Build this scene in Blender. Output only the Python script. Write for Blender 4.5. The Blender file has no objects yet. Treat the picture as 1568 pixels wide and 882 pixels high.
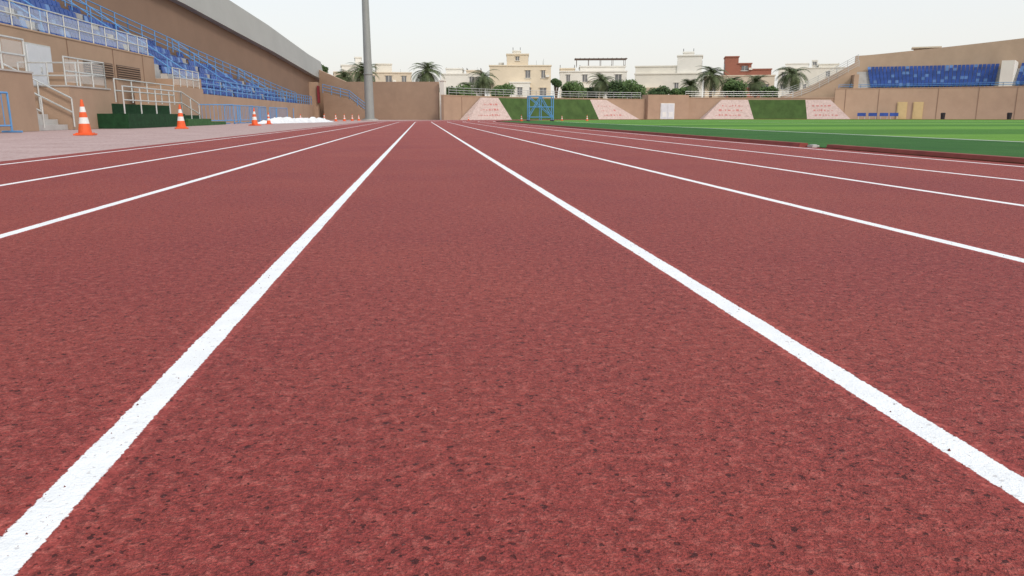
import bpy, math, random
from mathutils import Vector
import mathutils
random.seed(7)
R_=math.radians
scene=bpy.context.scene
# ------------------------------------------------------------ materials
def newmat(name):
    m=bpy.data.materials.new(name); m.use_nodes=True
    nt=m.node_tree
    return m,nt,nt.nodes['Principled BSDF']
def N(nt,t,**k):
    n=nt.nodes.new(t)
    for a,b in k.items(): setattr(n,a,b)
    return n
def mixc(nt,fac,a,b,blend='MIX'):
    n=N(nt,'ShaderNodeMix',data_type='RGBA',blend_type=blend)
    for sock,val in ((n.inputs[0],fac),(n.inputs[6],a),(n.inputs[7],b)):
        if hasattr(val,'links') or isinstance(val,bpy.types.NodeSocket): nt.links.new(val,sock)
        elif isinstance(val,(int,float)): sock.default_value=val
        else: sock.default_value=(*val,1)
    return n.outputs[2]
def maprange(nt,v,a,b,c=0,d=1,smooth=False):
    n=N(nt,'ShaderNodeMapRange')
    if smooth: n.interpolation_type='SMOOTHSTEP'
    nt.links.new(v,n.inputs[0])
    for i,x in enumerate((a,b,c,d)): n.inputs[i+1].default_value=x
    return n.outputs[0]
def noise(nt,co,scale,detail=2,rough=.5,dist=0):
    n=N(nt,'ShaderNodeTexNoise'); nt.links.new(co,n.inputs['Vector'])
    n.inputs['Scale'].default_value=scale; n.inputs['Detail'].default_value=detail
    n.inputs['Roughness'].default_value=rough; n.inputs['Distortion'].default_value=dist
    return n.outputs[0]
def voro(nt,co,scale,feature='F1'):
    n=N(nt,'ShaderNodeTexVoronoi',feature=feature); nt.links.new(co,n.inputs['Vector'])
    n.inputs['Scale'].default_value=scale
    return n
def math_(nt,op,a,b=None):
    n=N(nt,'ShaderNodeMath',operation=op)
    for i,x in enumerate((a,b)):
        if x is None: continue
        if isinstance(x,(int,float)): n.inputs[i].default_value=x
        else: nt.links.new(x,n.inputs[i])
    return n.outputs[0]
def vscale(nt,c,f):
    n=N(nt,'ShaderNodeVectorMath',operation='SCALE'); nt.links.new(c,n.inputs[0]); nt.links.new(f,n.inputs['Scale']); return n.outputs[0]
def simple(name,col,rough=.7,var=.12,scale=2.0,bump=0,bscale=30,metal=0,spec=.3,dirt=None):
    m,nt,b=newmat(name)
    co=N(nt,'ShaderNodeTexCoord').outputs['Object']
    f=noise(nt,co,scale,5,.6)
    f=maprange(nt,f,.3,.7)
    dark=tuple(c*(1-var) for c in col); light=tuple(min(1,c*(1+var)) for c in col)
    c=mixc(nt,f,dark,light)
    if dirt:
        g=maprange(nt,noise(nt,co,scale*.35,6,.7,.6),.5,.75)
        c=mixc(nt,math_(nt,'MULTIPLY',g,.55),c,dirt)
    nt.links.new(c,b.inputs['Base Color'])
    b.inputs['Roughness'].default_value=rough; b.inputs['Metallic'].default_value=metal
    b.inputs['Specular IOR Level'].default_value=spec
    if bump:
        bn=N(nt,'ShaderNodeBump'); bn.inputs['Strength'].default_value=bump; bn.inputs['Distance'].default_value=.02
        nt.links.new(noise(nt,co,bscale,4),bn.inputs['Height']); nt.links.new(bn.outputs[0],b.inputs['Normal'])
    return m

def track_nodes(nt,co,bstr=1.0):
    """granular EPDM rubber: granule tone, small dark pits, 1-3 cm clumps"""
    wv=N(nt,'ShaderNodeTexNoise'); nt.links.new(co,wv.inputs['Vector']); wv.inputs['Scale'].default_value=120; wv.inputs['Detail'].default_value=2
    off=N(nt,'ShaderNodeVectorMath',operation='SCALE'); nt.links.new(wv.outputs['Color'],off.inputs[0]); off.inputs['Scale'].default_value=.012
    ad=N(nt,'ShaderNodeVectorMath',operation='ADD'); nt.links.new(co,ad.inputs[0]); nt.links.new(off.outputs[0],ad.inputs[1])
    wco=ad.outputs[0]
    gr=voro(nt,co,280)
    gv=N(nt,'ShaderNodeSeparateColor'); nt.links.new(gr.outputs['Color'],gv.inputs[0])
    big=maprange(nt,noise(nt,co,.7,4,.6),.32,.68)
    midn=noise(nt,co,44,4,.72,.3)
    c=mixc(nt,big,(.270,.043,.040),(.330,.062,.047))
    hi=maprange(nt,midn,.50,.64,smooth=True)
    c=mixc(nt,math_(nt,'MULTIPLY',hi,.50),c,(.47,.130,.105))
    lo=maprange(nt,midn,.47,.34,smooth=True)
    c=mixc(nt,math_(nt,'MULTIPLY',lo,.55),c,(.125,.022,.022))
    c=vscale(nt,c,maprange(nt,gv.outputs[0],0,1,.70,1.30))
    pv=voro(nt,wco,82); pc=N(nt,'ShaderNodeSeparateColor'); nt.links.new(pv.outputs['Color'],pc.inputs[0])
    thr=math_(nt,'ADD',maprange(nt,pc.outputs[0],.30,1,0,.33),maprange(nt,midn,.38,.62,.09,-.09))
    pit=maprange(nt,math_(nt,'SUBTRACT',thr,pv.outputs['Distance']),-.02,.06,smooth=True)
    c=mixc(nt,math_(nt,'MULTIPLY',pit,.85),c,(.055,.012,.013))
    pn=noise(nt,co,150,3,.65)
    fp=maprange(nt,pn,.54,.68,smooth=True)
    c=mixc(nt,math_(nt,'MULTIPLY',fp,.60),c,(.12,.024,.020))
    lp=maprange(nt,pn,.39,.30,smooth=True)
    c=mixc(nt,math_(nt,'MULTIPLY',lp,.45),c,(.60,.24,.20))
    h=math_(nt,'ADD',math_(nt,'MULTIPLY',gr.outputs['Distance'],-.4),math_(nt,'MULTIPLY',pn,-1.4))
    h=math_(nt,'SUBTRACT',h,math_(nt,'MULTIPLY',pit,.7))
    h=math_(nt,'ADD',h,math_(nt,'MULTIPLY',midn,2.6))
    bn=N(nt,'ShaderNodeBump'); bn.inputs['Strength'].default_value=bstr; bn.inputs['Distance'].default_value=.005
    nt.links.new(h,bn.inputs['Height'])
    return c,bn.outputs[0],pit,pn
def mat_track():
    m,nt,b=newmat('track_rubber')
    co=N(nt,'ShaderNodeTexCoord').outputs['Object']
    c,n,_,_=track_nodes(nt,co)
    nt.links.new(c,b.inputs['Base Color']); nt.links.new(n,b.inputs['Normal'])
    b.inputs['Roughness'].default_value=.66; b.inputs['Specular IOR Level'].default_value=.2
    return m
def mat_line():
    m,nt,b=newmat('line_paint')
    tc=N(nt,'ShaderNodeTexCoord'); co=tc.outputs['Object']
    c,n,pit,pn=track_nodes(nt,co,.35)
    uv=N(nt,'ShaderNodeUVMap'); s=N(nt,'ShaderNodeSeparateXYZ'); nt.links.new(uv.outputs[0],s.inputs[0])
    a=math_(nt,'ABSOLUTE',s.outputs[0])
    e=math_(nt,'MULTIPLY',math_(nt,'SUBTRACT',noise(nt,co,85,4,.75),.5),.014)
    e2=math_(nt,'MULTIPLY',math_(nt,'SUBTRACT',noise(nt,co,5,2,.5),.5),.008)
    a=math_(nt,'ADD',math_(nt,'ADD',a,e),e2)
    mask=maprange(nt,a,.0258,.0272,1,0)
    hole=maprange(nt,pn,.66,.71,1,.1)
    hole2=maprange(nt,pit,.85,1.0,1,.72)
    mk=math_(nt,'MULTIPLY',math_(nt,'MULTIPLY',mask,hole),hole2)
    wv=maprange(nt,noise(nt,co,12,4,.6),.3,.7)
    wc=mixc(nt,wv,(.78,.78,.79),(.87,.87,.87))
    nt.links.new(mixc(nt,mk,c,wc),b.inputs['Base Color']); nt.links.new(n,b.inputs['Normal'])
    b.inputs['Roughness'].default_value=.7; b.inputs['Specular IOR Level'].default_value=.2
    return m
def mat_grass():
    m,nt,b=newmat('synthetic_turf')
    co=N(nt,'ShaderNodeTexCoord').outputs['Object']
    s=N(nt,'ShaderNodeSeparateXYZ'); nt.links.new(co,s.inputs[0])
    run=maprange(nt,s.outputs[0],10.6,10.7)
    st=math_(nt,'GREATER_THAN',math_(nt,'PINGPONG',math_(nt,'ADD',s.outputs[1],1000.0),7.0),3.5)
    f=maprange(nt,noise(nt,co,.6,5,.7),.3,.7)
    dark=mixc(nt,f,(.040,.120,.034),(.062,.165,.042))
    br=mixc(nt,st,(.085,.215,.040),(.165,.34,.055))
    br=mixc(nt,math_(nt,'MULTIPLY',f,.4),br,(.08,.19,.045))
    c=mixc(nt,run,dark,br)
    c=vscale(nt,c,maprange(nt,noise(nt,co,60,3,.7),.3,.7,.75,1.2))
    nt.links.new(c,b.inputs['Base Color'])
    b.inputs['Roughness'].default_value=.9; b.inputs['Specular IOR Level'].default_value=.1
    bn=N(nt,'ShaderNodeBump'); bn.inputs['Strength'].default_value=.8; bn.inputs['Distance'].default_value=.02
    nt.links.new(noise(nt,co,90,3,.7),bn.inputs['Height']); nt.links.new(bn.outputs[0],b.inputs['Normal'])
    return m
def mat_pave():
    m,nt,b=newmat('pink_pavement')
    co=N(nt,'ShaderNodeTexCoord').outputs['Object']
    f=maprange(nt,noise(nt,co,1.2,6,.7),.3,.7)
    c=mixc(nt,f,(.31,.19,.175),(.45,.31,.295))
    sp=maprange(nt,noise(nt,co,14,4,.8),.45,.6)
    c=mixc(nt,math_(nt,'MULTIPLY',sp,.5),c,(.58,.46,.44))
    nt.links.new(c,b.inputs['Base Color']); b.inputs['Roughness'].default_value=.9
    return m
def mat_leaf(name,a,bcol):
    m,nt,b=newmat(name)
    co=N(nt,'ShaderNodeTexCoord').outputs['Object']
    f=maprange(nt,noise(nt,co,2.5,4,.7),.35,.65)
    nt.links.new(mixc(nt,f,a,bcol),b.inputs['Base Color']); b.inputs['Roughness'].default_value=.75
    return m
def mat_tile():
    m,nt,b=newmat('pink_tiles')
    co=N(nt,'ShaderNodeTexCoord').outputs['Object']
    f=maprange(nt,noise(nt,co,3,5,.7),.3,.7)
    c=mixc(nt,f,(.50,.38,.34),(.62,.50,.46))
    g=maprange(nt,voro(nt,co,2.2,'DISTANCE_TO_EDGE').outputs['Distance'],0,.04)
    c=mixc(nt,g,(.40,.29,.26),c)
    nt.links.new(c,b.inputs['Base Color']); b.inputs['Roughness'].default_value=.8
    return m
M={}
M['track']=mat_track(); M['line']=mat_line(); M['grass']=mat_grass(); M['pave']=mat_pave(); M['tile']=mat_tile()
M['ground']=simple('sandy_ground',(.42,.35,.27),.95,.2,.3)
M['brown']=simple('brown_render',(.40,.275,.195),.9,.07,.8,.3,12,dirt=(.31,.21,.15))
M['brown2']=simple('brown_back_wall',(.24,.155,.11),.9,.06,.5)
M['tan']=simple('tan_parapet',(.48,.345,.245),.9,.06,.6,dirt=(.40,.28,.195))
M['fascia']=simple('grey_fascia',(.36,.36,.345),.6,.05,.4)
M['conc']=simple('concrete',(.46,.44,.42),.85,.15,1.5,.3,20)
M['seat']=simple('blue_seat',(.035,.085,.31),.5,.3,.8,spec=.4)
M['seat2']=simple('pale_blue_seat',(.13,.24,.48),.5,.2,.8,spec=.4)
M['bluerail']=simple('blue_rail',(.12,.30,.58),.45,.12,2)
M['steel']=simple('steel_rail',(.55,.56,.55),.4,.1,4,metal=.4)
M['whitepaint']=simple('white_paint',(.72,.72,.70),.6,.08,2)
M['redline']=simple('red_kerb',(.24,.055,.045),.8,.2,3)
M['orange']=simple('cone_orange',(.75,.12,.035),.5,.12,6)
M['black']=simple('dark_rubber',(.03,.03,.032),.7,.2,5)
M['crumb']=simple('rubber_crumb',(.13,.030,.026),.85,.5,90)
M['turfdark']=simple('dark_turf',(.012,.05,.018),.95,.3,6,.5,60)
M['turfmid']=simple('mid_turf',(.045,.12,.04),.95,.3,5,.5,60)
M['turfbank']=simple('turf_bank',(.055,.100,.028),.95,.25,.9,.6,25,dirt=(.085,.135,.04))
M['pole']=simple('mast_steel',(.30,.31,.30),.55,.08,.6,metal=.2)
M['door']=simple('pale_door',(.62,.64,.68),.5,.05,2)
M['yellow']=simple('yellow_door',(.62,.48,.24),.6,.05,2)
M['reddoor']=simple('dark_red_door',(.20,.02,.03),.6,.1,2)
M['winglass']=simple('window_glass',(.15,.15,.155),.3,.3,1.5,spec=.6)
M['louvre']=simple('louvre_brown',(.12,.08,.06),.6,.1,3)
M['redtext']=simple('red_lettering',(.50,.20,.18),.7,.1,3)
M['plastic']=simple('white_sheet',(.75,.76,.78),.6,.1,3,.4,9)
def mat_glass():
    m,nt,b=newmat('clear_panel')
    b.inputs['Base Color'].default_value=(.75,.80,.82,1); b.inputs['Alpha'].default_value=.32
    b.inputs['Roughness'].default_value=.15
    return m
M['glass']=mat_glass()
for k,c in dict(h_cream=(.70,.60,.46),h_white=(.76,.73,.67),h_beige=(.62,.53,.42),h_pale=(.72,.68,.60),h_brick=(.33,.13,.09),h_sand=(.64,.53,.40)).items():
    M[k]=simple(k,c,.9,.05,.5,dirt=tuple(x*.8 for x in c))
M['leafA']=mat_leaf('leaf_green',(.045,.095,.022),(.11,.17,.045))
M['leafB']=mat_leaf('leaf_dark',(.030,.065,.02),(.075,.12,.035))
M['palm']=mat_leaf('palm_frond',(.07,.10,.04),(.15,.18,.08))
M['trunk']=simple('trunk_bark',(.17,.12,.08),.95,.25,6,.6,15)

# ------------------------------------------------------------ mesh builder
class MB:
    def __init__(s): s.v=[]; s.f=[]; s.m=[]; s.mats=[]; s.uv={}
    def mi(s,k):
        if k not in s.mats: s.mats.append(k)
        return s.mats.index(k)
    def face(s,pts,mat):
        i=len(s.v); s.v+= [tuple(p) for p in pts]; s.f.append(tuple(range(i,i+len(pts)))); s.m.append(s.mi(mat))
    def hexa(s,p,mat):
        i=len(s.v); s.v+=[tuple(q) for q in p]; k=s.mi(mat)
        for f in ((3,2,1,0),(4,5,6,7),(0,1,5,4),(1,2,6,5),(2,3,7,6),(3,0,4,7)):
            s.f.append(tuple(i+j for j in f)); s.m.append(k)
    def box(s,x,y,z,sx,sy,sz,mat,rz=0):
        """centre x,y ; z = bottom"""
        c,sn=math.cos(rz),math.sin(rz); P=[]
        for zz in (z,z+sz):
            for a,b in ((-1,-1),(1,-1),(1,1),(-1,1)):
                dx,dy=a*sx/2,b*sy/2; P.append((x+dx*c-dy*sn,y+dx*sn+dy*c,zz))
        s.hexa(P,mat)
    def cyl(s,p1,p2,r1,r2,mat,n=6,caps=True):
        p1=Vector(p1);p2=Vector(p2);d=(p2-p1)
        if d.length<1e-6: return
        d.normalize(); a=d.orthogonal().normalized(); b=d.cross(a); i=len(s.v); k=s.mi(mat)
        for p,r in ((p1,r1),(p2,r2)):
            for j in range(n):
                t=2*math.pi*j/n; s.v.append(tuple(p+a*math.cos(t)*r+b*math.sin(t)*r))
        for j in range(n):
            s.f.append((i+j,i+(j+1)%n,i+n+(j+1)%n,i+n+j)); s.m.append(k)
        if caps:
            s.f.append(tuple(i+j for j in reversed(range(n)))); s.m.append(k)
            s.f.append(tuple(i+n+j for j in range(n))); s.m.append(k)
    def obj(s,name,parent=None,smooth=False):
        me=bpy.data.meshes.new(name); me.from_pydata(s.v,[],s.f)
        for k in s.mats: me.materials.append(M[k])
        me.polygons.foreach_set('material_index',s.m)
        if smooth: me.polygons.foreach_set('use_smooth',[True]*len(s.f))
        me.update(); o=bpy.data.objects.new(name,me); scene.collection.objects.link(o)
        if parent: o.parent=parent
        return o
def empty(name,loc=(0,0,0)):
    e=bpy.data.objects.new(name,None); scene.collection.objects.link(e); e.location=loc; return e
CX,CY=43.0,60.0
def pa(phi,R,z=0):
    p=R_(phi); return (CX+R*math.sin(p),CY+R*math.cos(p),z)
def arcbox(mb,a0,a1,r0,r1,z0,z1,mat,n=None,zt=None):
    n=n or max(1,int(abs(a1-a0)/1.5))
    for i in range(n):
        a=a0+(a1-a0)*i/n; b=a0+(a1-a0)*(i+1)/n
        za=zt(a) if zt else z1; zb=zt(b) if zt else z1
        mb.hexa([pa(a,r0,z0),pa(b,r0,z0),pa(b,r1,z0),pa(a,r1,z0),pa(a,r0,za),pa(b,r0,zb),pa(b,r1,zb),pa(a,r1,za)],mat)
def rail(mb,pts,h,mat,nr=2,r=.03,sp=1.5,glass=None):
    for p,q in zip(pts[:-1],pts[1:]):
        p=Vector(p);q=Vector(q);L=(q-p).length;n=max(1,round(L/sp))
        for i in range(n+1):
            a=p.lerp(q,i/n); mb.cyl(a,a+Vector((0,0,h)),r,r,mat,5)
        for j in range(nr):
            z=Vector((0,0,h*(1-j/nr))); mb.cyl(p+z,q+z,r,r,mat,5)
        if glass:
            for i in range(n):
                a=p.lerp(q,(i+.08)/n); b=p.lerp(q,(i+.92)/n)
                mb.face([a+Vector((0,0,.1)),b+Vector((0,0,.1)),b+Vector((0,0,h-.08)),a+Vector((0,0,h-.08))],glass)
def interp(t,x):
    if x<=t[0][0]: return t[0][1]
    for (a,b),(c,d) in zip(t[:-1],t[1:]):
        if x<=c: return b+(d-b)*(x-a)/(c-a)
    return t[-1][1]

# ------------------------------------------------------------ ground / track
mb=MB(); mb.face([(-1500,-1500,-.012),(1500,-1500,-.012),(1500,1500,-.012),(-1500,1500,-.012)],'ground'); mb.obj('ground')
mb=MB(); mb.face([(-14,-40,-.006),(110,-40,-.006),(110,118,-.006),(-14,118,-.006)],'pave'); mb.obj('pavement')
RI,RO=37.06,47.42
LX=[-.462-1.22*3+1.22*i for i in range(9)]
W_=.045
def ringpath(ra,rb):
    pts=[((CX-ra,-30),(CX-rb,-30))]+[((CX-ra,y),(CX-rb,y)) for y in range(-2,60,2)]+[((CX-ra,CY),(CX-rb,CY))]
    for i in range(1,121):
        a=-90+i*1.5; pts.append((pa(a,ra)[:2],pa(a,rb)[:2]))
    pts.append(((CX+ra,-30),(CX+rb,-30)))
    V=[];F=[]
    for l,r in pts: V+=[(l[0],l[1],0),(r[0],r[1],0)]
    for i in range(len(pts)-1): F.append((2*i,2*i+1,2*i+3,2*i+2))
    return V,F
mb=MB(); k=mb.mi('track')
edges=[RO]+[e for x in LX for e in (CX-x+W_,CX-x-W_)]+[RI]
for i in range(0,len(edges),2):
    V,F=ringpath(edges[i],edges[i+1]); o=len(mb.v); mb.v+=V; mb.f+=[tuple(j+o for j in f) for f in F]; mb.m+=[k]*len(F)
mb.obj('running_track')
for x in LX:
    r=CX-x; V,F=ringpath(r+W_,r-W_)
    me=bpy.data.meshes.new('lane_line'); me.from_pydata(V,[],F); uvl=me.uv_layers.new(name='UVMap')
    for lp in me.loops: uvl.data[lp.index].uv=(-W_ if lp.vertex_index%2==0 else W_,0)
    me.materials.append(M['line']); o=bpy.data.objects.new('lane_line',me); scene.collection.objects.link(o)
# loose rubber crumbs lying on the surface
mb=MB(); k=mb.mi('crumb'); rc=random.Random(3)
for i in range(9000):
    y=.4+9*rc.random()**1.3; x=rc.uniform(-.7*y-.9,.95*y+.9)
    if not(-4.2<x<5.7): continue
    s=rc.uniform(.0007,.0021)*(1 if rc.random()<.95 else 1.6); z=s*.5; j=len(mb.v)
    t=rc.random()*6.28; P=[(x+s*math.cos(t+q*2.09)*rc.uniform(.7,1.3),y+s*math.sin(t+q*2.09)*rc.uniform(.7,1.3),-.0003) for q in range(3)]
    P.append((x+rc.uniform(-.3,.3)*s,y+rc.uniform(-.3,.3)*s,s*1.3)); mb.v+=P
    for f in ((0,1,3),(1,2,3),(2,0,3)): mb.f.append(tuple(j+q for q in f)); mb.m.append(k)
mb.obj('rubber_crumbs')
# infield
mb=MB(); P=[(CX-RI,-30,.01),(CX+RI,-30,.01),(CX+RI,CY,.01)]+[pa(a,RI,.01) for a in range(88,-90,-2)]+[(CX-RI,CY,.01)]
mb.face(P,'grass'); mb.obj('grass_infield')
mb=MB()
def strip(x0,y0,x1,y1): mb.face([(x0,y0,.015),(x1,y0,.015),(x1,y1,.015),(x0,y1,.015)],'whitepaint')
strip(10.6,-30,10.72,62); strip(10.72,61.9,75,62.02)
strip(24,45.5,24.12,61.9); strip(24.12,45.5,62,45.62)
strip(34,56.4,34.12,61.9); strip(34.12,56.4,52,56.52)
mb.obj('pitch_marking')
mb=MB()
def kerbstraight(x,y0,y1): mb.hexa([(x-.07,y0,0),(x+.09,y0,0),(x+.09,y1,0),(x-.07,y1,0),(x-.05,y0,.055),(x+.07,y0,.055),(x+.07,y1,.055),(x-.05,y1,.055)],'redline')
kerbstraight(6.02,-20,11.0)
kerbstraight(5.9,11.6,60)
arcbox(mb,-90,90,RI-.02,RI+.10,0,.055,'redline',n=90)
mb.obj('track_kerb')
mb=MB(); mb.box(5.92,11.32,0,.11,.16,.035,'conc'); mb.box(5.92,11.32,.035,.07,.1,.008,'steel'); mb.obj('drain_cover')

# ------------------------------------------------------------ left grandstand
rearT=[(20,-27),(30,-25),(49,-21),(64,-18),(83,-15),(98,-13.3)]
def rearX(Y): return interp(rearT,Y)
def yrear(X): return interp([(-27,20),(-25,30),(-21,49),(-18,64),(-15,83),(-13.3,98)],X)
st=empty('grandstand')
steps=MB(); seats=MB()
for i in range(16):
    x1=-13.2-.8*i; x0=x1-.8; z=1.5+.56*i
    y0=49.0 if x1>-15.7 else 18.0
    y1=yrear(x0)
    if y1<=y0+1: continue
    steps.box((x0+x1)/2,(y0+y1)/2,0,.8,y1-y0,z,'conc')
    y=y0+.5
    while y<y1-.4:
        ph=(y-49)%11.5
        if ph>1.3:
            mt='seat2' if (math.sin(y*12.9+i*7.7)*43758.5)%1<.12 else 'seat'
            seats.box(x1-.42,y,z+.32,.38,.44,.06,mt)
            seats.hexa([(x1-.66,y-.22,z+.36),(x1-.60,y-.22,z+.36),(x1-.60,y+.22,z+.36),(x1-.66,y+.22,z+.36),
                        (x1-.74,y-.20,z+.78),(x1-.69,y-.20,z+.78),(x1-.69,y+.20,z+.78),(x1-.74,y+.20,z+.78)],mt)
            seats.box(x1-.5,y,z,.08,.30,.32,mt)
        y+=.54
    for a in range(-3,5):
        ya=49+11.5*a+.65
        if y0<ya<y1: steps.box(x1-.2,ya,z,.4,1.1,.28-.002,'conc')
steps.obj('terrace_steps',st); seats.obj('blue_seats',st)
w=MB()
w.box(-13.05,73.5,0,.3,49,1.75,'brown')
w.box(-15.6,33.2,0,.3,31.5,3.78,'brown')
w.box(-15.6,33.2,3.78,.36,31.56,.06,'tan')
w.box(-14.3,49.05,0,2.7,.3,2.6,'brown')
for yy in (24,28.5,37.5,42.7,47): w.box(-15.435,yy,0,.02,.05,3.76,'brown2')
ys=[18,30,40,49,56,64,73,83,90,98,103]
topT=[(18,16.8),(45,14.0),(60,12.0),(65,11.3),(80,9.6),(90,8.5),(103,7.1)]
botT=[(18,13.5),(45,10.8),(60,9.1),(65,8.6),(80,7.0),(103,4.8)]
rearW=lambda y: rearX(y) if y<98 else -13.3+(y-98)*.16
for a,b in zip(ys[:-1],ys[1:]):
    xa,xb=rearW(a)-.1,rearW(b)-.1
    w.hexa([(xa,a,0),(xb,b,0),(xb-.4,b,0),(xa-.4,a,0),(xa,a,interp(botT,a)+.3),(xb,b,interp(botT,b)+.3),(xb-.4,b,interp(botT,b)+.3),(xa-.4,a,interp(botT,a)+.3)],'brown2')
w.obj('walls',st)
rf=MB()
for a,b in zip(ys[:-1],ys[1:]):
    xa,xb=rearW(a)+.5,rearW(b)+.5
    rf.hexa([(xa,a,interp(botT,a)),(xb,b,interp(botT,b)),(xb-14,b,interp(botT,b)),(xa-14,a,interp(botT,a)),
             (xa-.4,a,interp(topT,a)),(xb-.4,b,interp(topT,b)),(xb-14,b,interp(topT,b)),(xa-14,a,interp(topT,a))],'fascia')
rf.obj('roof',st)
w=MB()
w.box(-13.6,99.7,0,2.4,3.0,4.45,'brown'); w.box(-12.3,98.4,2.0,.2,1.1,2.0,'reddoor'); w.obj('end_block',st)
rl=MB()
rail(rl,[(-13.0,49,1.75),(-13.0,97,1.75)],.95,'bluerail',3,.035,1.6)
zr=lambda X:1.5+.56*((-13.2-X)/.8)
pr=[(rearX(y)+.5,y,zr(rearX(y)+.5)+.1) for y in (20,30,40,49,56,64,73,83,90)]
rail(rl,pr,1.0,'bluerail',3,.035,1.6)
for a in range(-2,5):
    ya=49+11.5*a
    xe=rearX(ya)+1
    xs=-13.4 if ya>=49 else -16.4
    if xe<xs-1:
        rail(rl,[(xs,ya,zr(xs)+.3),(xe,ya,zr(xe)+.3)],.9,'bluerail',2,.035,1.6)
rl.obj('blue_railing',st)
g=MB(); rail(g,[(-15.6,18,3.84),(-15.6,48.5,3.84)],.95,'steel',2,.035,1.5,'glass'); g.obj('glass_balustrade',st)
l=MB()
for y0,y1 in ((39,42.4),(43,46.3)):
    l.box(-15.42,(y0+y1)/2,2.3,.06,y1-y0,.72,'louvre')
    for k in range(6): l.box(-15.37,(y0+y1)/2,2.36+k*.115,.06,y1-y0-.1,.03,'brown')
l.box(-15.41,34.6,1.25,.08,2.2,2.05,'steel'); l.box(-15.36,34.1,1.3,.06,.98,1.93,'door'); l.box(-15.36,35.1,1.3,.06,.98,1.93,'door')
l.box(-15.3,34.55,2.2,.05,.05,.2,'steel')
l.obj('door_and_louvres',st)
e=MB()
e.box(-13.7,20,0,3.4,12.8,1.75,'brown'); e.box(-13.7,20,1.75,3.46,12.86,.05,'conc')
e.box(-13.7,30.7,0,3.4,3.6,1.45,'brown'); e.box(-13.7,30.7,1.45,3.46,3.66,.05,'conc')
for i in range(10): e.box(-12.3-.3*i,27.65,0,.3,2.3,.175*(i+1),'conc')
e.box(-13.6,32.9,0,1.2,.7,2.1,'brown')
e.obj('entrance_block',st)
r=MB()
rail(r,[(-12.1,15,1.8),(-12.1,26.3,1.8)],.95,'steel',2,.035,1.4,'glass')
rail(r,[(-12.1,28.95,1.5),(-12.1,32.4,1.5)],.95,'steel',2,.03,1.2,'glass')
for yy in (26.55,28.75): rail(r,[(-11.9,yy,.1),(-15.0,yy,1.8)],.95,'steel',2,.03,1.2)
rail(r,[(-12.1,32.4,1.5),(-15.2,32.4,1.5)],.95,'steel',2,.03,1.2)
r.obj('steel_handrails',st)
r=MB(); rail(r,[(-13.0,44.0,2.0),(-13.0,48.9,2.0)],.95,'steel',2,.03,1.2,'glass'); r.box(-13.9,46.4,0,2.2,5,2.0,'brown'); r.obj('side_landing',st)
r=MB()
rail(r,[(-11.0,31.0,.55),(-11.0,38.2,.55)],1.0,'steel',2,.03,1.8)
rail(r,[(-11.0,38.2,.55),(-11.0,41.0,.05)],1.0,'steel',2,.03,1.4)
rail(r,[(-12.0,33.0,1.0),(-12.0,40.5,1.0)],.9,'steel',2,.03,1.8)
r.obj('pipe_railing')
t=MB(); t.box(-11.6,34.6,0,1.4,7.2,.55,'turfdark'); t.box(-12.6,36.2,.0,.59,9.0,.95,'turfdark')
t.box(-11.5,40.3,0,1.4,4.1,.32,'turfmid'); t.box(-11.5,44.0,0,1.3,3.2,.16,'turfmid'); t.box(-12.6,43.5,0,.55,5.4,.5,'turfdark'); t.obj('turf_steps')
def barrier(x,y,L,rz,h=1.1,mat='bluerail'):
    b=MB(); d=Vector((math.cos(rz),math.sin(rz),0))*L/2; c=Vector((x,y,0)); p=c-d;q=c+d; Z=Vector((0,0,1))
    b.cyl(p+Z*.1,p+Z*h,.03,.03,mat,6); b.cyl(q+Z*.1,q+Z*h,.03,.03,mat,6)
    b.cyl(p+Z*h,q+Z*h,.03,.03,mat,6); b.cyl(p+Z*.2,q+Z*.2,.025,.025,mat,6)
    n=int(L/.22)
    for i in range(1,n): a=p.lerp(q,i/n); b.cyl(a+Z*.2,a+Z*h,.014,.014,mat,4)
    s=Vector((-d.y,d.x,0)).normalized()*.3
    for a in (p,q): b.cyl(a-s+Z*.03,a+s+Z*.03,.03,.03,mat,5); b.cyl(a+Z*.03,a+Z*.2,.03,.03,mat,5)
    b.obj('crowd_barrier')
for y in (50,53,56,60,64,68,73): barrier(-11.4+random.uniform(-.2,.2),y,2.3,R_(90+random.uniform(-14,14)))
barrier(-11.65,23.0,1.5,R_(80)); barrier(-12.0,47.8,2.2,R_(20))

# ------------------------------------------------------------ cones
def cone(x,y,h=.8):
    c=MB(); s=h/.8; n=20; rz=random.uniform(0,1.5)
    c.box(x,y,0,.42*s,.42*s,.035*s,'orange',rz)
    c.box(x,y,.035*s,.34*s,.34*s,.02*s,'orange',rz)
    prof=[(.055,.145,'orange'),(.26,.112,'whitepaint'),(.40,.088,'orange'),(.52,.068,'whitepaint'),(.64,.048,'orange'),(.80,.024,None)]
    for (z0,r0,m),(z1,r1,_) in zip(prof[:-1],prof[1:]): c.cyl((x,y,z0*s),(x,y,z1*s),r0*s,r1*s,m,n,caps=(_ is None))
    c.obj('traffic_cone')
for x,y,h in ((-8.3,20.6,.86),(-8.9,30.6,.88),(-8.15,40,.84),(-8.6,46,.66),(-7.9,66,.62),(-7.4,70,.62),(-6.9,72.5,.62),(-6.5,76,.62),(-9.2,62,.6),(-6.2,80,.6),(8.9,70,.55),(15.3,72,.55),(13.2,73.5,.5),(5.0,84,.5)):
    cone(x,y,h)
h=MB(); nx,ny=44,20; hv={}
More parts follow.
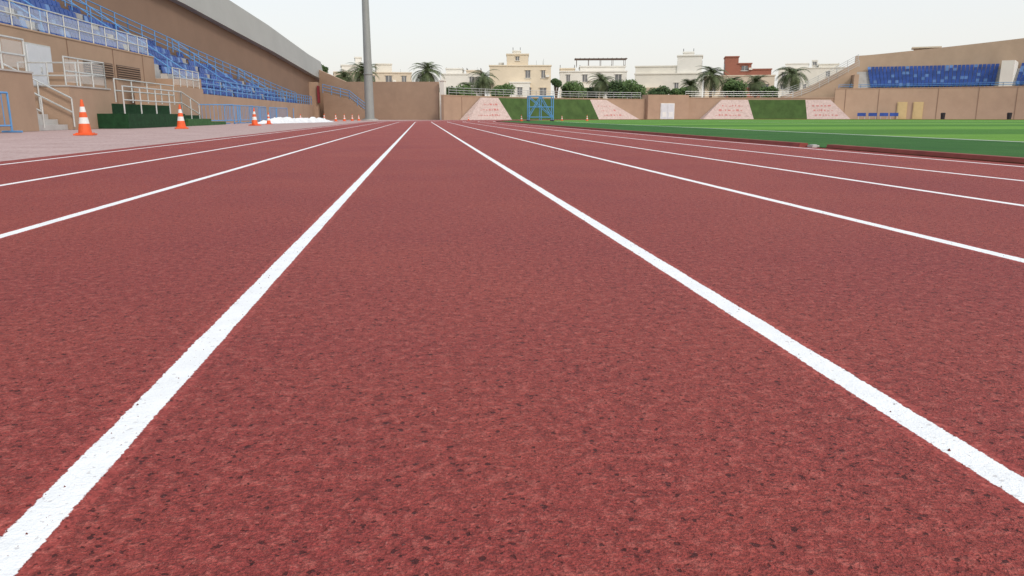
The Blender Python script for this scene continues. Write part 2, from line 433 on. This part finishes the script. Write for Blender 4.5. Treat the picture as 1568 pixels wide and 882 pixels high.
for i in range(nx+1):
    for j in range(ny+1):
        a=i/nx; b=j/ny
        x=-9.6+ a*2.6 + (b-.5)*1.2; y=49+a*12+(b-.5)*1.5
        env=min(1,6*a*(1-a)*1.2)*min(1,4*b*(1-b))
        nz=mathutils.noise.noise(Vector((x*2.2,y*1.1,0)))*.5+mathutils.noise.noise(Vector((x*6,y*4,3)))*.25
        hv[i,j]=len(h.v); h.v.append((x,y,max(-.003,env*(.32+.45*nz))))
for i in range(nx):
    for j in range(ny): h.f.append((hv[i,j],hv[i+1,j],hv[i+1,j+1],hv[i,j+1])); h.m.append(h.mi('plastic'))
h.obj('plastic_sheeting')
p=MB(); px,py=-5.3,83
p.cyl((px,py,0),(px,py,.12),.85,.85,'conc',16)
p.cyl((px,py,.12),(px,py,.2),.68,.68,'pole',16)
p.cyl((px,py,.2),(px,py,4.6),.48,.43,'pole',20); p.cyl((px,py,4.6),(px,py,4.7),.50,.50,'pole',20)
p.cyl((px,py,4.7),(px,py,30),.42,.16,'pole',20)
for k in range(3):
    p.box(px,py-.25,28+k*.9,4.2,.12,.1,'steel',.4)
    for j in range(5):
        dx=-1.7+j*.85; p.box(px+dx*math.cos(.4),py-.5+dx*math.sin(.4),27.75+k*.9,.55,.3,.5,'whitepaint',.4)
p.obj('floodlight_mast')
# ------------------------------------------------------------ end wall (left of bend)
w=MB()
def wallseg(mb,p,q,th,z0a,z0b,mat):
    p=Vector((*p,0));q=Vector((*q,0)); n=Vector((-(q-p).y,(q-p).x,0)).normalized()*th
    mb.hexa([p,q,q+n,p+n,p+Vector((0,0,z0a)),q+Vector((0,0,z0b)),q+n+Vector((0,0,z0b)),p+n+Vector((0,0,z0a))],mat)
wallseg(w,(-12.4,100.5),(-9.0,98.5),.3,6.0,4.5,'brown')
wallseg(w,(-9.0,98.5),(2.0,92.2),.3,4.5,4.3,'brown')
w.obj('perimeter_wall')
w=MB(); w.box(2.55,91.6,0,.55,.55,4.35,'h_white',R_(-30)); w.box(2.55,91.6,4.35,.7,.7,.12,'h_white',R_(-30)); w.obj('gate_pillar')
r=MB(); rail(r,[(-11.8,98.6,3.2),(-8.5,96.8,2.4),(-6.6,95.8,.9)],1.0,'bluerail',3,.04,1.2)
wallseg(r,(-11.8,98.6),(-8.5,96.8),.25,3.2,2.4,'brown'); wallseg(r,(-8.5,96.8),(-6.6,95.8),.25,2.4,.9,'brown'); r.obj('ramp_with_railing')
w=MB()
arcbox(w,-54,-13.4,50,50.35,0,2.7,'brown'); arcbox(w,-6,18.4,50,50.35,0,2.95,'brown')
arcbox(w,-54,-13.4,49.95,50.4,2.7,2.78,'tan'); arcbox(w,-6,18.4,49.95,50.4,2.95,3.03,'tan')
arcbox(w,-13.4,-6,49.3,51,0,3.35,'brown',n=1)
arcbox(w,18.4,75,49.9,50.3,0,4.2,'tan')
arcbox(w,18.4,75,49.85,50.35,4.2,4.28,'tan')
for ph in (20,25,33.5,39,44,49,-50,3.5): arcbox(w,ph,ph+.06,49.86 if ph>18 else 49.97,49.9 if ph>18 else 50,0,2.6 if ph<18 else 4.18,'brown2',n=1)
w.obj('stadium_wall')
d=MB()
def arcdoor(mb,phi,R,wd,ht,mat,leaf=2,frame='whitepaint'):
    x,y,_=pa(phi,R); rz=-R_(phi)
    mb.box(x,y,0,wd+.16,.1,ht+.08,frame,rz)
    for k in range(leaf):
        off=(k-(leaf-1)/2)*wd/leaf
        mb.box(x+off*math.cos(rz)+.06*math.sin(rz),y+off*math.sin(rz)-.06*math.cos(rz),.05,wd/leaf-.06,.06,ht-.05,mat,rz)
        mb.box(x+off*math.cos(rz)+.10*math.sin(rz),y+off*math.sin(rz)-.10*math.cos(rz),.3,wd/leaf-.4,.03,.7,frame,rz)
arcdoor(d,-9.9,49.15,2.0,2.1,'door'); d.obj('double_door')
for ph in (28.6,30.9,):
    d=MB(); arcdoor(d,ph,49.8,1.1,2.25,'yellow',1,'yellow'); d.obj('yellow_door')
r=MB()
def arcrail(mb,a0,a1,R,z,h,mat,nr=3,rr=.03,step=1.6):
    n=max(1,int((a1-a0)/step))
    rail(mb,[pa(a0+(a1-a0)*i/n,R,z) for i in range(n+1)],h,mat,nr,rr,1.4)
arcrail(r,-52,-14,50.5,2.78,.85,'steel'); arcrail(r,-6,12,50.5,3.03,.85,'steel'); arcrail(r,19,70,50.5,4.28,.5,'bluerail',2)
r.obj('wall_railing')
def bank(b0,b1,t0,t1,g0b,g1b,g0t,g1t,zt,R0=48.6,R1=49.9,name='embankment'):
    mb=MB()
    def seg(ba,bb,ta,tb,mat):
        n=12
        for i in range(n):
            f=i/n; g=(i+1)/n
            mb.hexa([pa(ba+(bb-ba)*f,R0,0),pa(ba+(bb-ba)*g,R0,0),pa(ba+(bb-ba)*g,R1,0),pa(ba+(bb-ba)*f,R1,0),
                     pa(ta+(tb-ta)*f,R1-.2,zt),pa(ta+(tb-ta)*g,R1-.2,zt),pa(ta+(tb-ta)*g,R1-.02,zt),pa(ta+(tb-ta)*f,R1-.02,zt)],mat)
    seg(b0,g0b,t0,g0t,'tile'); seg(g0b,g1b,g0t,g1t,'turfbank'); seg(g1b,b1,g1t,t1,'tile')
    def letters(ba,bb,ta,tb):
        for row,(f0,f1) in enumerate(((.18,.26),(.42,.52),(.66,.74))):
            a=ba+(ta-ba)*f0; b=bb+(tb-bb)*f0; L=b-a; x=a+L*.2
            while x<b-L*.22:
                wd=random.uniform(.12,.5)
                ra=R0+(R1-.2-R0)*f0-.03; rb=R0+(R1-.2-R0)*f1-.03; h1=f0+(f1-f0)*random.uniform(.5,1)
                mb.hexa([pa(x,ra,f0*zt),pa(x+wd,ra,f0*zt),pa(x+wd,ra+.05,f0*zt),pa(x,ra+.05,f0*zt),
                         pa(x,rb,h1*zt),pa(x+wd,rb,h1*zt),pa(x+wd,rb+.05,h1*zt),pa(x,rb+.05,h1*zt)],'redtext')
                x+=wd+random.uniform(.12,.35)
    letters(b0,g0b,t0,g0t); letters(g1b,b1,g1t,t1)
    mb.obj(name)
def phi_of(t,R=49.5):
    A=1+t*t; B=2*(t*CX+CY); C=CX*CX+CY*CY-R*R
    Y=(B+math.sqrt(B*B-4*A*C))/(2*A); X=t*Y
    return math.degrees(math.atan2(X-CX,Y-CY))
bank(phi_of(.052),phi_of(.277),phi_of(.078),phi_of(.238),phi_of(.108),phi_of(.223),phi_of(.099),phi_of(.217),2.6)
bank(phi_of(.364),phi_of(.571),phi_of(.392),phi_of(.542),phi_of(.434),phi_of(.509),phi_of(.428),phi_of(.507),2.7)
# ------------------------------------------------------------ right stand
rs=empty('curved_grandstand')
dv0,dv1=phi_of(.783,53),phi_of(.803,53)
s=MB(); se=MB()
for i in range(7):
    r0=50.4+.8*i; z=4.25+.42*i
    arcbox(s,21,60,r0,r0+.8,0,z,'conc')
    a=24.0
    while a<58:
        if not (dv0-.4<a<dv1+.4):
            x,y,_=pa(a,r0+.4); mt='seat2' if random.random()<.12 else 'seat'
            se.box(x,y,z+.3,.42,.4,.06,mt,-R_(a)); x,y,_=pa(a,r0+.62); se.box(x,y,z+.3,.42,.07,.42,mt,-R_(a))
            x,y,_=pa(a,r0+.45); se.box(x,y,z,.3,.08,.3,mt,-R_(a))
        a+=.52
s.obj('terrace_steps',rs); se.obj('blue_seats',rs)
w=MB(); topz=lambda a: interp([(20,9.0),(24,9.2),(45,10.9),(62,12)],a)
arcbox(w,22,62,56.2,56.6,0,9,'tan',zt=topz)
arcbox(w,11,22,53.4,53.8,0,8,'tan',zt=lambda a: interp([(11,3.3),(15,4.6),(19,6.6),(22,8.2)],a))
arcbox(w,21.2,21.9,50.4,56.2,0,6.2,'tan',n=1)
arcbox(w,dv0,dv1,50.5,55.9,4.3,7.6,'h_white',n=1)
x,y,_=pa(31.5,58); w.box(x,y,6,3.2,2,4.0,'tan',-R_(31)); w.box(x,y,10.0,3.8,2.6,.2,'h_beige',-R_(31))
w.obj('walls',rs)
r=MB(); pts=[(11,3.3),(15,4.6),(19,6.6),(22,8.2)]
rail(r,[pa(a,53.3,z) for a,z in pts],.9,'steel',3,.035,1.3)
rail(r,[pa(a,52.0,z-.9) for a,z in pts],.9,'steel',3,.035,1.3)
arcbox(r,12,20.9,51.8,52.1,0,4,'tan',zt=lambda a: interp(pts,a)-.9)
r.obj('stair_railing',rs)
for ph in (22.5,24.2,25.9,27.4):
    b=MB(); x,y,_=pa(ph,48.2); rz=-R_(ph); b.box(x,y,.42,1.1,.38,.05,'seat',rz); b.box(x+.2*math.sin(-rz),y+.2*math.cos(rz),.45,1.1,.05,.42,'seat',rz)
    for k in (-.4,.4): b.box(x+k*math.cos(rz),y+k*math.sin(rz),0,.06,.34,.42,'steel',rz)
    b.obj('team_bench')
for ph in (34.5,43.6):
    b=MB(); x,y,_=pa(ph,48); b.cyl((x,y,0),(x,y,.8),.24,.3,'black',12); b.cyl((x,y,.8),(x,y,.88),.32,.2,'black',12); b.obj('litter_bin')
f=MB(); fx,fy=10.3,68.0
for dx in (-1.05,1.05):
    for dy in (-.5,.5):
        f.cyl((fx+dx,fy+dy,.1),(fx+dx,fy+dy,2.15),.045,.045,'bluerail',6)
        f.cyl((fx+dx,fy+dy,0),(fx+dx,fy+dy,.1),.1,.1,'black',8)
for dy in (-.5,.5):
    for z in (.35,1.2,2.1): f.cyl((fx-1.05,fy+dy,z),(fx+1.05,fy+dy,z),.04,.04,'bluerail',6)
    f.cyl((fx-1.05,fy+dy,.35),(fx,fy+dy,2.1),.035,.035,'bluerail',6); f.cyl((fx+1.05,fy+dy,.35),(fx,fy+dy,2.1),.035,.035,'bluerail',6)
    f.cyl((fx-1.05,fy+dy,2.1),(fx+1.05,fy+dy,.35),.03,.03,'bluerail',6)
    f.cyl((fx,fy+dy,.1),(fx,fy+dy,2.1),.035,.035,'bluerail',6)
for dx in (-1.05,1.05):
    for z in (.35,2.1): f.cyl((fx+dx,fy-.5,z),(fx+dx,fy+.5,z),.04,.04,'bluerail',6)
f.obj('steel_frame_stand')

# ------------------------------------------------------------ houses
def bp(b,dist): return (dist*math.sin(R_(b)),dist*math.cos(R_(b)))
def house(name,b0,b1,dist,blocks,mat,yaw=0,arch=False,seed=0):
    rnd=random.Random(seed)
    bm=(b0+b1)/2; W=2*dist*math.tan(R_((b1-b0)/2)); x,y=bp(bm,dist)
    root=empty(name,(x,y,0)); root.rotation_euler=(0,0,-R_(bm)+R_(yaw)); root.scale=(1,1,.93)
    wl=MB(); wn=MB(); tr=MB()
    for f0,f1,z0,z1,dp,sb,mt in blocks:
        mt=mt or mat; x0=-W/2+f0*W; x1=-W/2+f1*W; w_=x1-x0
        wl.box((x0+x1)/2,sb+dp/2,z0,w_,dp,z1-z0,mt)
        tr.box((x0+x1)/2,sb+dp/2,z1,w_+.25,dp+.25,.22,mt)
        nst=max(1,int(round((z1-z0)/3.3))); nw=max(1,int(w_/2.6))
        for s_ in range(nst):
            zz=z0+(z1-z0)*s_/nst+1.1
            for k in range(nw):
                if rnd.random()<.35: continue
                xx=x0+(k+.5)*w_/nw; ww=rnd.choice((.6,.8,1.1)); hh=min(1.35,(z1-z0)/nst-1.4)
                if hh<.4: continue
                wn.box(xx,sb-.02,zz,ww,.1,hh,'winglass')
                tr.box(xx,sb-.06,zz-.12,ww+.3,.16,.1,'h_white'); tr.box(xx,sb-.08,zz+hh+.02,ww+.3,.2,.1,mt)
                tr.box(xx,sb-.085,zz,.06,.04,hh,'h_white')
                if rnd.random()<.3: tr.box(xx+ww/2+.45,sb-.2,zz+.1,.6,.35,.4,'h_white')
            for k in range(2):
                for sx in (x0,x1):
                    wn.box(sx,sb+dp*(.3+.4*k),zz,.1,1.0,max(.4,min(1.4,(z1-z0)/nst-1.3)),'winglass')
        if s_>0: tr.box((x0+x1)/2,sb-.05,z0+(z1-z0)/nst,w_,.14,.14,mt)
    f0,f1,z0,z1,dp,sb,mt=blocks[0]
    for k in range(3):
        xx=-W/2+W*rnd.uniform(f0+.05,f1-.05)
        tr.cyl((xx,sb+dp*.4,z1+.2),(xx,sb+dp*.4,z1+rnd.uniform(1.0,1.8)),.03,.02,'pole',5)
    xx=-W/2+W*rnd.uniform(f0+.1,f1-.1); tr.cyl((xx,sb+dp*.5,z1+.2),(xx,sb+dp*.5,z1+1.0),.5,.5,'h_white',12)
    wl.obj('walls',root); wn.obj('windows',root); tr.obj('trim',root)
    return root
house('beige_house',-6.0,-.6,150,[(0,1,0,8.8,10,0,None),(.1,.35,8.8,10.2,6,1,'h_white'),(.55,.75,8.8,10.5,6,1,'h_pale'),(.28,.36,10.2,11.8,2,2,'h_white')],'h_beige',3,seed=1)
house('white_house',1.5,4.4,150,[(0,1,0,8.6,10,0,None),(.1,.5,8.6,9.7,6,1,None),(.6,.95,8.6,9.4,6,2,'h_beige')],'h_white',-4,seed=2)
house('cream_villa',4.95,9.35,140,[(0,1,0,9.6,11,0,None),(.28,.63,9.6,11.7,7,.6,None),(.38,.5,11.7,12.4,3,2,'h_white'),(.33,.66,0,6.5,1.4,-1.4,'h_white')],'h_cream',0,seed=3)
hw=house('white_villa',10.0,14.75,145,[(0,1,0,8.8,11,0,None),(.3,.98,8.8,9.8,8,1,None),(.0,.22,8.8,9.4,6,1,'h_cream'),(.3,.6,0,5.6,1.5,-1.5,'h_sand')],'h_white',2,seed=4)
pg=MB()
for i in range(5):
    xx=-3+i*2.2; pg.box(xx,2,10,.08,.08,1.4,'louvre'); pg.box(xx,6,10,.08,.08,1.4,'louvre')
for i in range(9): pg.box(1.4,2+i*.5,11.4,9.6,.06,.1,'louvre')
for i in range(12): pg.box(-3.2+i*.83,4,11.5,.06,4.6,.08,'louvre')
pg.obj('roof_pergola',hw)
house('pale_villa',15.3,20.0,140,[(0,1,0,8.0,11,0,None),(.0,.62,8.0,9.4,8,.8,'h_pale'),(.62,.98,8.0,11.2,7,.6,'h_white'),(.7,.85,11.2,11.9,3,2,'h_white'),(.1,.4,0,5.4,1.6,-1.6,'h_sand')],'h_pale',-2,seed=5)
house('brick_villa',20.2,24.8,150,[(0,1,0,8.0,11,0,'h_beige'),(.28,.47,8.0,11.6,5,.5,'h_brick'),(.47,.66,8.0,10.3,5,.5,'h_brick'),(.66,.95,8.0,9.2,5,.5,'h_brick'),(.3,.8,0,5.6,1.2,-1.2,'h_brick')],'h_beige',4,seed=6)
house('sand_apartment_block',25.0,29.2,215,[(0,1,0,13.0,12,0,None),(.1,.45,13.0,14.3,8,1,'h_white'),(.6,.9,13.0,14.0,8,1,'h_pale'),(.5,.58,13.0,15.2,2,3,'h_white')],'h_pale',0,seed=7)
house('low_house',-.3,1.4,170,[(0,1,0,7.4,8,0,None)],'h_sand',0,seed=8)

# ------------------------------------------------------------ trees
def round_tree(x,y,h,rad,mat='leafA',sq=.75,leaves=3000,name='ficus_tree'):
    root=empty(name,(x,y,0)); t=MB()
    t.cyl((0,0,0),(0,0,h*.55),.22,.13,'trunk',8)
    rnd=random.Random(int(x*100+y))
    cz=h-rad*sq; cl=[]
    for k in range(9):
        a=k*2.4; rr=rad*rnd.uniform(.25,.62); c=Vector((math.cos(a)*rr,math.sin(a)*rr,cz+rad*sq*rnd.uniform(-.45,.5)))
        t.cyl((0,0,h*.4),c,.09,.03,'trunk',5); cl.append((c,rad*rnd.uniform(.36,.55)))
    cl.append((Vector((0,0,cz)),rad*.7))
    t.obj('trunk',root); l=MB(); k=l.mi(mat)
    for i in range(leaves):
        c,r=rnd.choice(cl); d=Vector((rnd.gauss(0,1),rnd.gauss(0,1),rnd.gauss(0,1))).normalized()*r*(rnd.random()**.35)
        d.z*=.85; p=c+d; s=rnd.uniform(.10,.24)
        a=Vector((rnd.gauss(0,1),rnd.gauss(0,1),rnd.gauss(0,1))).normalized(); b=a.orthogonal().normalized()
        l.v+= [tuple(p-a*s),tuple(p+b*s*.6),tuple(p+a*s),tuple(p-b*s*.6)]; j=len(l.v); l.f.append((j-4,j-3,j-2,j-1)); l.m.append(k)
    l.obj('crown',root)
def palm_tree(x,y,h,fr=2.6):
    root=empty('palm_tree',(x,y,0)); rnd=random.Random(int(x*37+y)); t=MB()
    n=10
    for i in range(n): t.cyl((0,0,h*i/n),(0,0,h*(i+1)/n+.03),.27-.008*i,.24-.008*i,'trunk',9)
    t.obj('trunk',root); l=MB(); k=l.mi('palm')
    for i in range(60):
        az=i*2.39996; el=R_(rnd.uniform(-35,80)); L=fr*rnd.uniform(.8,1.1); d=Vector((math.cos(az),math.sin(az),0)); p=Vector((0,0,h)); e=el; prev=p
        side=Vector((-d.y,d.x,0)); m=14
        for s in range(m):
            q=prev+(d*math.cos(e)+Vector((0,0,math.sin(e))))*L/m; e-=R_(7.5)
            w=.60*math.sin(math.pi*min(1,(s+1.5)/(m+1)))+.08
            for sg in (-1,1):
                tip=q+side*sg*w+Vector((0,0,-.25*w))+(q-prev)*1.2
                j=len(l.v); l.v+=[tuple(prev),tuple(prev.lerp(q,.75)),tuple(tip)]; l.f.append((j,j+1,j+2)); l.m.append(k)
            prev=q
    l.obj('crown',root)
for b,dist,h,fr in ((-4.0,125,7.0,3.1),(.5,118,6.7,3.2),(4.5,120,6.0,2.9),(13.0,125,5.7,2.8),(20.6,125,6.4,3.2),(25.9,126,6.4,3.2),(-5.3,130,6.6,2.4),(21.9,128,5.3,2.4),(3.4,132,5.0,2.2),(23.6,130,5.6,2.4),(19.2,132,5.2,2.2)):
    x,y=bp(b,dist); palm_tree(x,y,h,fr)
for b,dist,h,rad,m in ((3.0,118,5.3,2.0,'leafA'),(5.8,118,5.3,2.0,'leafA'),(10.9,120,5.8,2.3,'leafA'),(14.1,124,6.0,2.4,'leafB'),(15.2,122,5.9,2.5,'leafA'),(22.3,124,5.8,2.2,'leafA'),(-6.9,112,7.4,1.0,'leafB'),(9.75,119,5.9,.9,'leafB'),(17.0,126,5.0,1.8,'leafB'),(24.4,126,5.0,1.7,'leafA'),(27.3,128,5.2,1.7,'leafB'),(18.4,126,4.9,1.6,'leafA'),(1.9,124,5.0,1.4,'leafB'),(12.2,126,4.9,1.6,'leafB')):
    x,y=bp(b,dist); round_tree(x,y,h,rad,m)

# ------------------------------------------------------------ light
world=bpy.data.worlds.new("World"); scene.world=world; world.use_nodes=True
nt=world.node_tree; nt.nodes.clear()
EL,ROT=R_(42),R_(150)
sky=N(nt,'ShaderNodeTexSky',sky_type='NISHITA'); sky.sun_disc=False; sky.sun_elevation=EL; sky.sun_rotation=ROT; sky.dust_density=4
b1=N(nt,'ShaderNodeBackground'); nt.links.new(sky.outputs[0],b1.inputs[0]); b1.inputs[1].default_value=.05
tc=N(nt,'ShaderNodeTexCoord'); sp=N(nt,'ShaderNodeSeparateXYZ'); nt.links.new(tc.outputs['Generated'],sp.inputs[0])
g=maprange(nt,sp.outputs[2],0,.40)
hc=mixc(nt,g,(.84,.81,.76),(.68,.75,.80))
b2=N(nt,'ShaderNodeBackground'); nt.links.new(hc,b2.inputs[0]); b2.inputs[1].default_value=.96
ad=N(nt,'ShaderNodeAddShader'); nt.links.new(b1.outputs[0],ad.inputs[0]); nt.links.new(b2.outputs[0],ad.inputs[1])
out=N(nt,'ShaderNodeOutputWorld'); nt.links.new(ad.outputs[0],out.inputs[0])
sl=bpy.data.lights.new('sun','SUN'); sl.energy=1.5; sl.angle=R_(12); sl.color=(1,.94,.85)
so=bpy.data.objects.new('sun',sl); scene.collection.objects.link(so)
sd=Vector((math.sin(ROT)*math.cos(EL),math.cos(ROT)*math.cos(EL),math.sin(EL)))
so.rotation_euler=sd.to_track_quat('Z','Y').to_euler()
# ------------------------------------------------------------ camera
cam=bpy.data.cameras.new('camera'); cam.lens=27.09; cam.sensor_width=36; cam.clip_end=3000; cam.clip_start=.02
co=bpy.data.objects.new('camera',cam); scene.collection.objects.link(co); co.location=(0,0,.47)
co.rotation_euler=(R_(90-12.6),0,R_(-6.56)); scene.camera=co
scene.view_settings.view_transform='Standard'; scene.view_settings.look='None'; scene.view_settings.exposure=0
